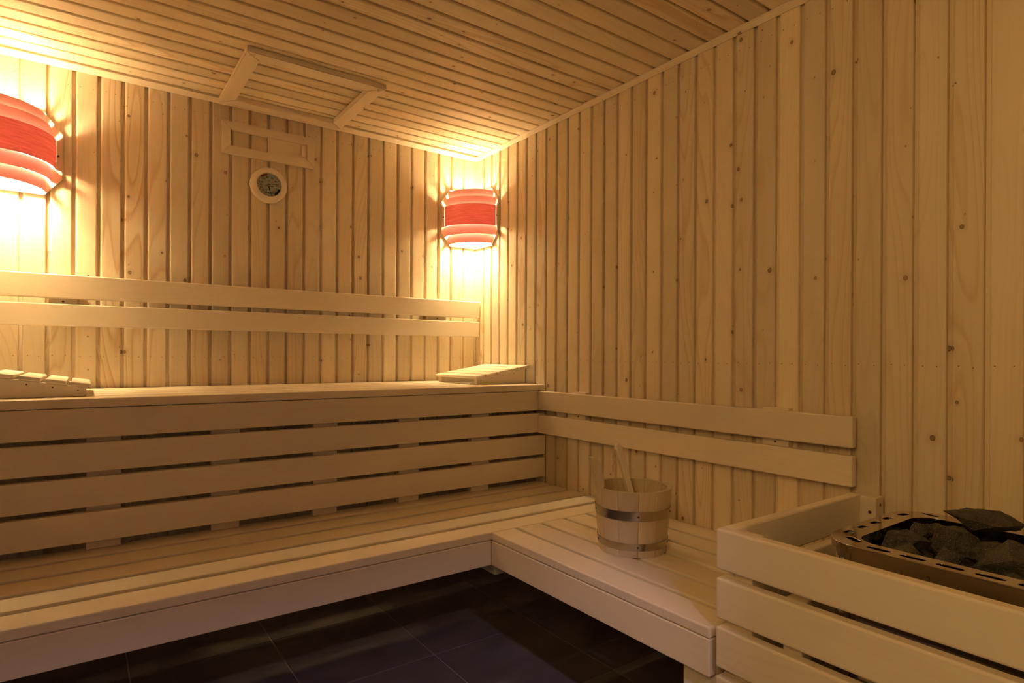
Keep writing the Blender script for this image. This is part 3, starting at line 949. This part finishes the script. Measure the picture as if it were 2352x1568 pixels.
# ------------------------------------------------------------------ heater
ht = root('sauna_heater', 'polished steel sauna heater with a perforated rim, filled with stones', 'heater', (-0.32, -2.48, 0))
ZR = 0.714
HX0, HX1, HY0, HY1 = -0.535, -0.106, -2.203, -2.80
def rrect(x0, x1, y0, y1, r, n=8):
    p = []
    for cx_, cy_, a0 in ((x1 - r, y1 + r, -90), (x1 - r, y0 - r, 0), (x0 + r, y0 - r, 90), (x0 + r, y1 + r, 180)):
        for i in range(n + 1):
            a = math.radians(a0 + 90 * i / n)
            p.append((cx_ + r * math.cos(a), cy_ + r * math.sin(a)))
    return p
def curve_plate(splines, z, ext, bev):
    cu = bpy.data.curves.new('c', 'CURVE'); cu.dimensions = '2D'; cu.fill_mode = 'BOTH'
    cu.extrude = ext; cu.bevel_depth = bev; cu.bevel_resolution = 1
    for s in splines:
        sp = cu.splines.new('POLY'); sp.points.add(len(s) - 1)
        for pt, (x, y) in zip(sp.points, s): pt.co = (x, y, 0, 1)
        sp.use_cyclic_u = True
    ob = bpy.data.objects.new('c', cu); COL.objects.link(ob)
    bpy.context.view_layer.update()
    me = bpy.data.meshes.new_from_object(ob.evaluated_get(bpy.context.evaluated_depsgraph_get()))
    bpy.data.objects.remove(ob); bpy.data.curves.remove(cu)
    return me
HC = Vector((-0.32, -2.50, ZR))
def rel(pts): return [(x - HC.x, y - HC.y) for x, y in pts]
outer = rrect(HX0, HX1, HY0, HY1, 0.082)
inner = rrect(HX0 + 0.047, HX1 - 0.045, HY0 - 0.050, HY1 + 0.050, 0.052)
holes = []
def slot(cx_, cy_, ang, L=0.040, w=0.017):
    p = []
    for s_ in (1, -1):
        for i in range(7):
            a = math.radians(-90 + 180 * i / 6)
            q = Vector((s_ * (L - w) / 2 + s_ * w / 2 * math.cos(a), s_ * w / 2 * math.sin(a)))
            q.rotate(Matrix.Rotation(math.radians(ang), 2))
            p.append((cx_ + q.x, cy_ + q.y))
    holes.append(p)
for x in (-0.433, -0.372, -0.310, -0.246):
    slot(x, HY0 - 0.0205, 0, 0.036, 0.0195)
slot(-0.176, HY0 - 0.026, -12, 0.038, 0.019)
slot(-0.128, HY0 - 0.066, 75, 0.042, 0.018)
slot(-0.484, HY0 - 0.052, 58, 0.042, 0.018)
for i in range(7):
    slot(HX0 + 0.0225, HY0 - 0.112 - 0.060 * i, 90, 0.046, 0.018)
    slot(HX1 - 0.0215, HY0 - 0.150 - 0.060 * i, 90, 0.046, 0.018)
me = curve_plate([rel(outer), rel(inner)] + [rel(h) for h in holes], 0, 0.0005, 0.0012)
rim = link('rim', me, CHROME, ht, Matrix.Translation(HC + Vector((0, 0, -0.0018))))
def skirt(name, loop, z0, z1, th, mat, parent):
    """thin vertical band following a closed outline"""
    cen = Vector((sum(p[0] for p in loop) / len(loop), sum(p[1] for p in loop) / len(loop)))
    bm = bmesh.new(); R = []
    n = len(loop)
    for i, p in enumerate(loop):
        a = Vector(loop[i - 1]); b_ = Vector(loop[(i + 1) % n]); t = (b_ - a).normalized(); nn = Vector((t.y, -t.x))
        p = Vector(p)
        q = p - nn * th
        R.append([bm.verts.new((p.x - HC.x, p.y - HC.y, z1)), bm.verts.new((p.x - HC.x, p.y - HC.y, z0)), bm.verts.new((q.x - HC.x, q.y - HC.y, z0)), bm.verts.new((q.x - HC.x, q.y - HC.y, z1))])
    for i in range(n):
        j = (i + 1) % n
        for q in range(4): bm.faces.new((R[i][q], R[j][q], R[j][(q + 1) % 4], R[i][(q + 1) % 4]))
    return link(name, mesh_of(bm, name, True), mat, parent, Matrix.Translation((HC.x, HC.y, 0)))
skirt('rim_flange', outer, ZR - 0.016, ZR - 0.0015, 0.0015, CHROME, ht)
skirt('inner_lip', inner, ZR - 0.030, ZR - 0.002, 0.0012, CHROME, ht)
body = skirt('body', rrect(HX0 + 0.008, HX1 - 0.008, HY0 - 0.008, HY1 + 0.008, 0.074), 0.12, ZR - 0.0165, 0.002, CHROME, ht)
stn = skirt('stone_box', rrect(HX0 + 0.044, HX1 - 0.042, HY0 - 0.047, HY1 + 0.047, 0.044), 0.30, ZR - 0.031, 0.002, BLACK, ht)
plank('stone_grate', (HX0 + 0.048, HY1 + 0.05, 0.585), (HX1 - 0.046, HY0 - 0.05, 0.592), BLACK, ht, 0.001)
plank('base', (HX0 + 0.012, HY1 + 0.02, 0.118), (HX1 - 0.012, HY0 - 0.02, 0.135), BLACK, ht, 0.002)
for x in (HX0 + 0.05, HX1 - 0.08):
    for y in (HY0 - 0.09, HY1 + 0.06):
        plank('foot', (x, y, 0.0), (x + 0.03, y + 0.03, 0.118), BLACK, ht, 0.002)
screw(ht, (HX0 + 0.008, -2.405, ZR - 0.028), (-1, 0, 0), 0.004, 0.002, CHROME)
for y in (-2.262, -2.56): plank('panel_seam', (HX0 + 0.0072, y - 0.004, 0.13), (HX0 + 0.0078, y + 0.004, ZR - 0.018), CHROME, ht, 0.0)

def rock(seed, size, loc, rot, label, pts=12, grp=None, sub=2):
    r = random.Random(seed)
    bm = bmesh.new()
    for i in range(pts):
        v = Vector((r.gauss(0, 1), r.gauss(0, 1), r.gauss(0, 1))).normalized() * r.uniform(0.92, 1.16)
        bm.verts.new((v.x * size[0] / 2, v.y * size[1] / 2, v.z * size[2] / 2))
    res = bmesh.ops.convex_hull(bm, input=bm.verts[:])
    junk = [e for e in res['geom_interior'] if isinstance(e, bmesh.types.BMVert)]
    if junk: bmesh.ops.delete(bm, geom=junk, context='VERTS')
    bmesh.ops.triangulate(bm, faces=bm.faces[:])
    for _ in range(sub + 1): bmesh.ops.subdivide_edges(bm, edges=[e for e in bm.edges if e.calc_length() > 0.006], cuts=1)
    bmesh.ops.triangulate(bm, faces=bm.faces[:])
    for v in bm.verts:
        n1 = noise.noise(v.co * 38 + Vector((seed, 0, 0))); n2 = noise.noise(v.co * 110 + Vector((0, seed, 0)))
        v.co += v.co.normalized() * (n1 * 0.0040 + n2 * 0.0022)
    me = mesh_of(bm, 'heater_stone')
    me.materials.append(STONE)
    o = link('heater_stone', me, STONE, None, Matrix.Translation(loc) @ Matrix.Rotation(rot[2], 4, 'Z') @ Matrix.Rotation(rot[1], 4, 'Y') @ Matrix.Rotation(rot[0], 4, 'X'))
    o['label'] = label; o['category'] = 'stone'
    o['group'] = grp or 'grey stones heaped in the heater'
    return o
VA = math.atan2(rt0.y, rt0.x)      # image-right direction on the ground
rocks = [
    (11, (0.098, 0.072, 0.060), (-0.340, -2.297, 0.692), (0.1, 0.12, VA), 'blocky grey heater stone nearest the rounded rim corner'),
    (22, (0.108, 0.078, 0.070), (-0.305, -2.370, 0.704), (0.2, 0.1, VA + 0.2), 'peaked grey heater stone in the middle, left of the large slab'),
    (33, (0.150, 0.075, 0.050), (-0.222, -2.405, 0.747), (0.35, 0.14, VA - 0.1), 'large flat grey heater stone slab jutting above the back rim'),
    (44, (0.080, 0.060, 0.050), (-0.420, -2.335, 0.690), (0.0, -0.1, VA), 'small angular grey heater stone against the front rim, left of the others'),
    (55, (0.092, 0.060, 0.060), (-0.420, -2.405, 0.690), (0.1, 0.2, VA), 'grey heater stone against the front rim below the peaked stone'),
    (66, (0.142, 0.085, 0.068), (-0.358, -2.485, 0.710), (0.15, -0.08, VA), 'broad grey heater stone near the right edge of the picture'),
    (77, (0.105, 0.055, 0.048), (-0.424, -2.505, 0.684), (0.0, 0.1, VA), 'low long grey heater stone against the front rim at the right edge'),
    (88, (0.064, 0.045, 0.045), (-0.262, -2.292, 0.698), (0.1, 0.3, VA), 'small dark grey heater stone behind the corner stone'),
    (99, (0.056, 0.042, 0.040), (-0.212, -2.312, 0.697), (0.1, 0.2, VA), 'small grey heater stone by the back rim, left of the large slab'),
    (110, (0.090, 0.055, 0.045), (-0.300, -2.437, 0.698), (0.0, -0.15, VA), 'narrow grey heater stone under the front edge of the large slab'),
    (121, (0.075, 0.055, 0.045), (-0.195, -2.470, 0.692), (0.0, 0.0, VA), 'dark grey heater stone by the back rim, right of the large slab'),
]
for a in rocks: rock(*a, pts=17 if a[0] in (33, 22, 66) else 13)
r = random.Random(5)
fill = 'grey heater stone in the heap beyond the right edge of the picture'
for (x, y, z, s) in ((-0.25, -2.53, 0.70, 0.10), (-0.35, -2.575, 0.70, 0.11), (-0.23, -2.63, 0.70, 0.10), (-0.36, -2.665, 0.70, 0.10), (-0.410, -2.60, 0.690, 0.062), (-0.27, -2.71, 0.69, 0.09), (-0.395, -2.705, 0.685, 0.06), (-0.19, -2.56, 0.685, 0.06), (-0.19, -2.70, 0.685, 0.06)):
    rock(int(r.random() * 1e4), (s, s * 0.75, s * 0.6), (x, y, z), (r.random() * .4, r.random() * .4, r.random() * 6), fill, 14, 'heater stones beyond the picture edge', 1)
low = 'dark grey heater stone wedged low between the upper stones'
i = 0
for gx in (-0.43, -0.345, -0.26, -0.19):
    for gy in (-2.30, -2.37, -2.44, -2.51, -2.60, -2.69):
        rock(300 + i, (0.080, 0.07, 0.055), (gx + r.uniform(-.006, .006), gy + r.uniform(-.006, .006), 0.638 + r.uniform(-.006, .006)), (r.random() * 6, r.random() * 6, r.random() * 6), low, 12, 'lower layer of heater stones', 0)
        i += 1
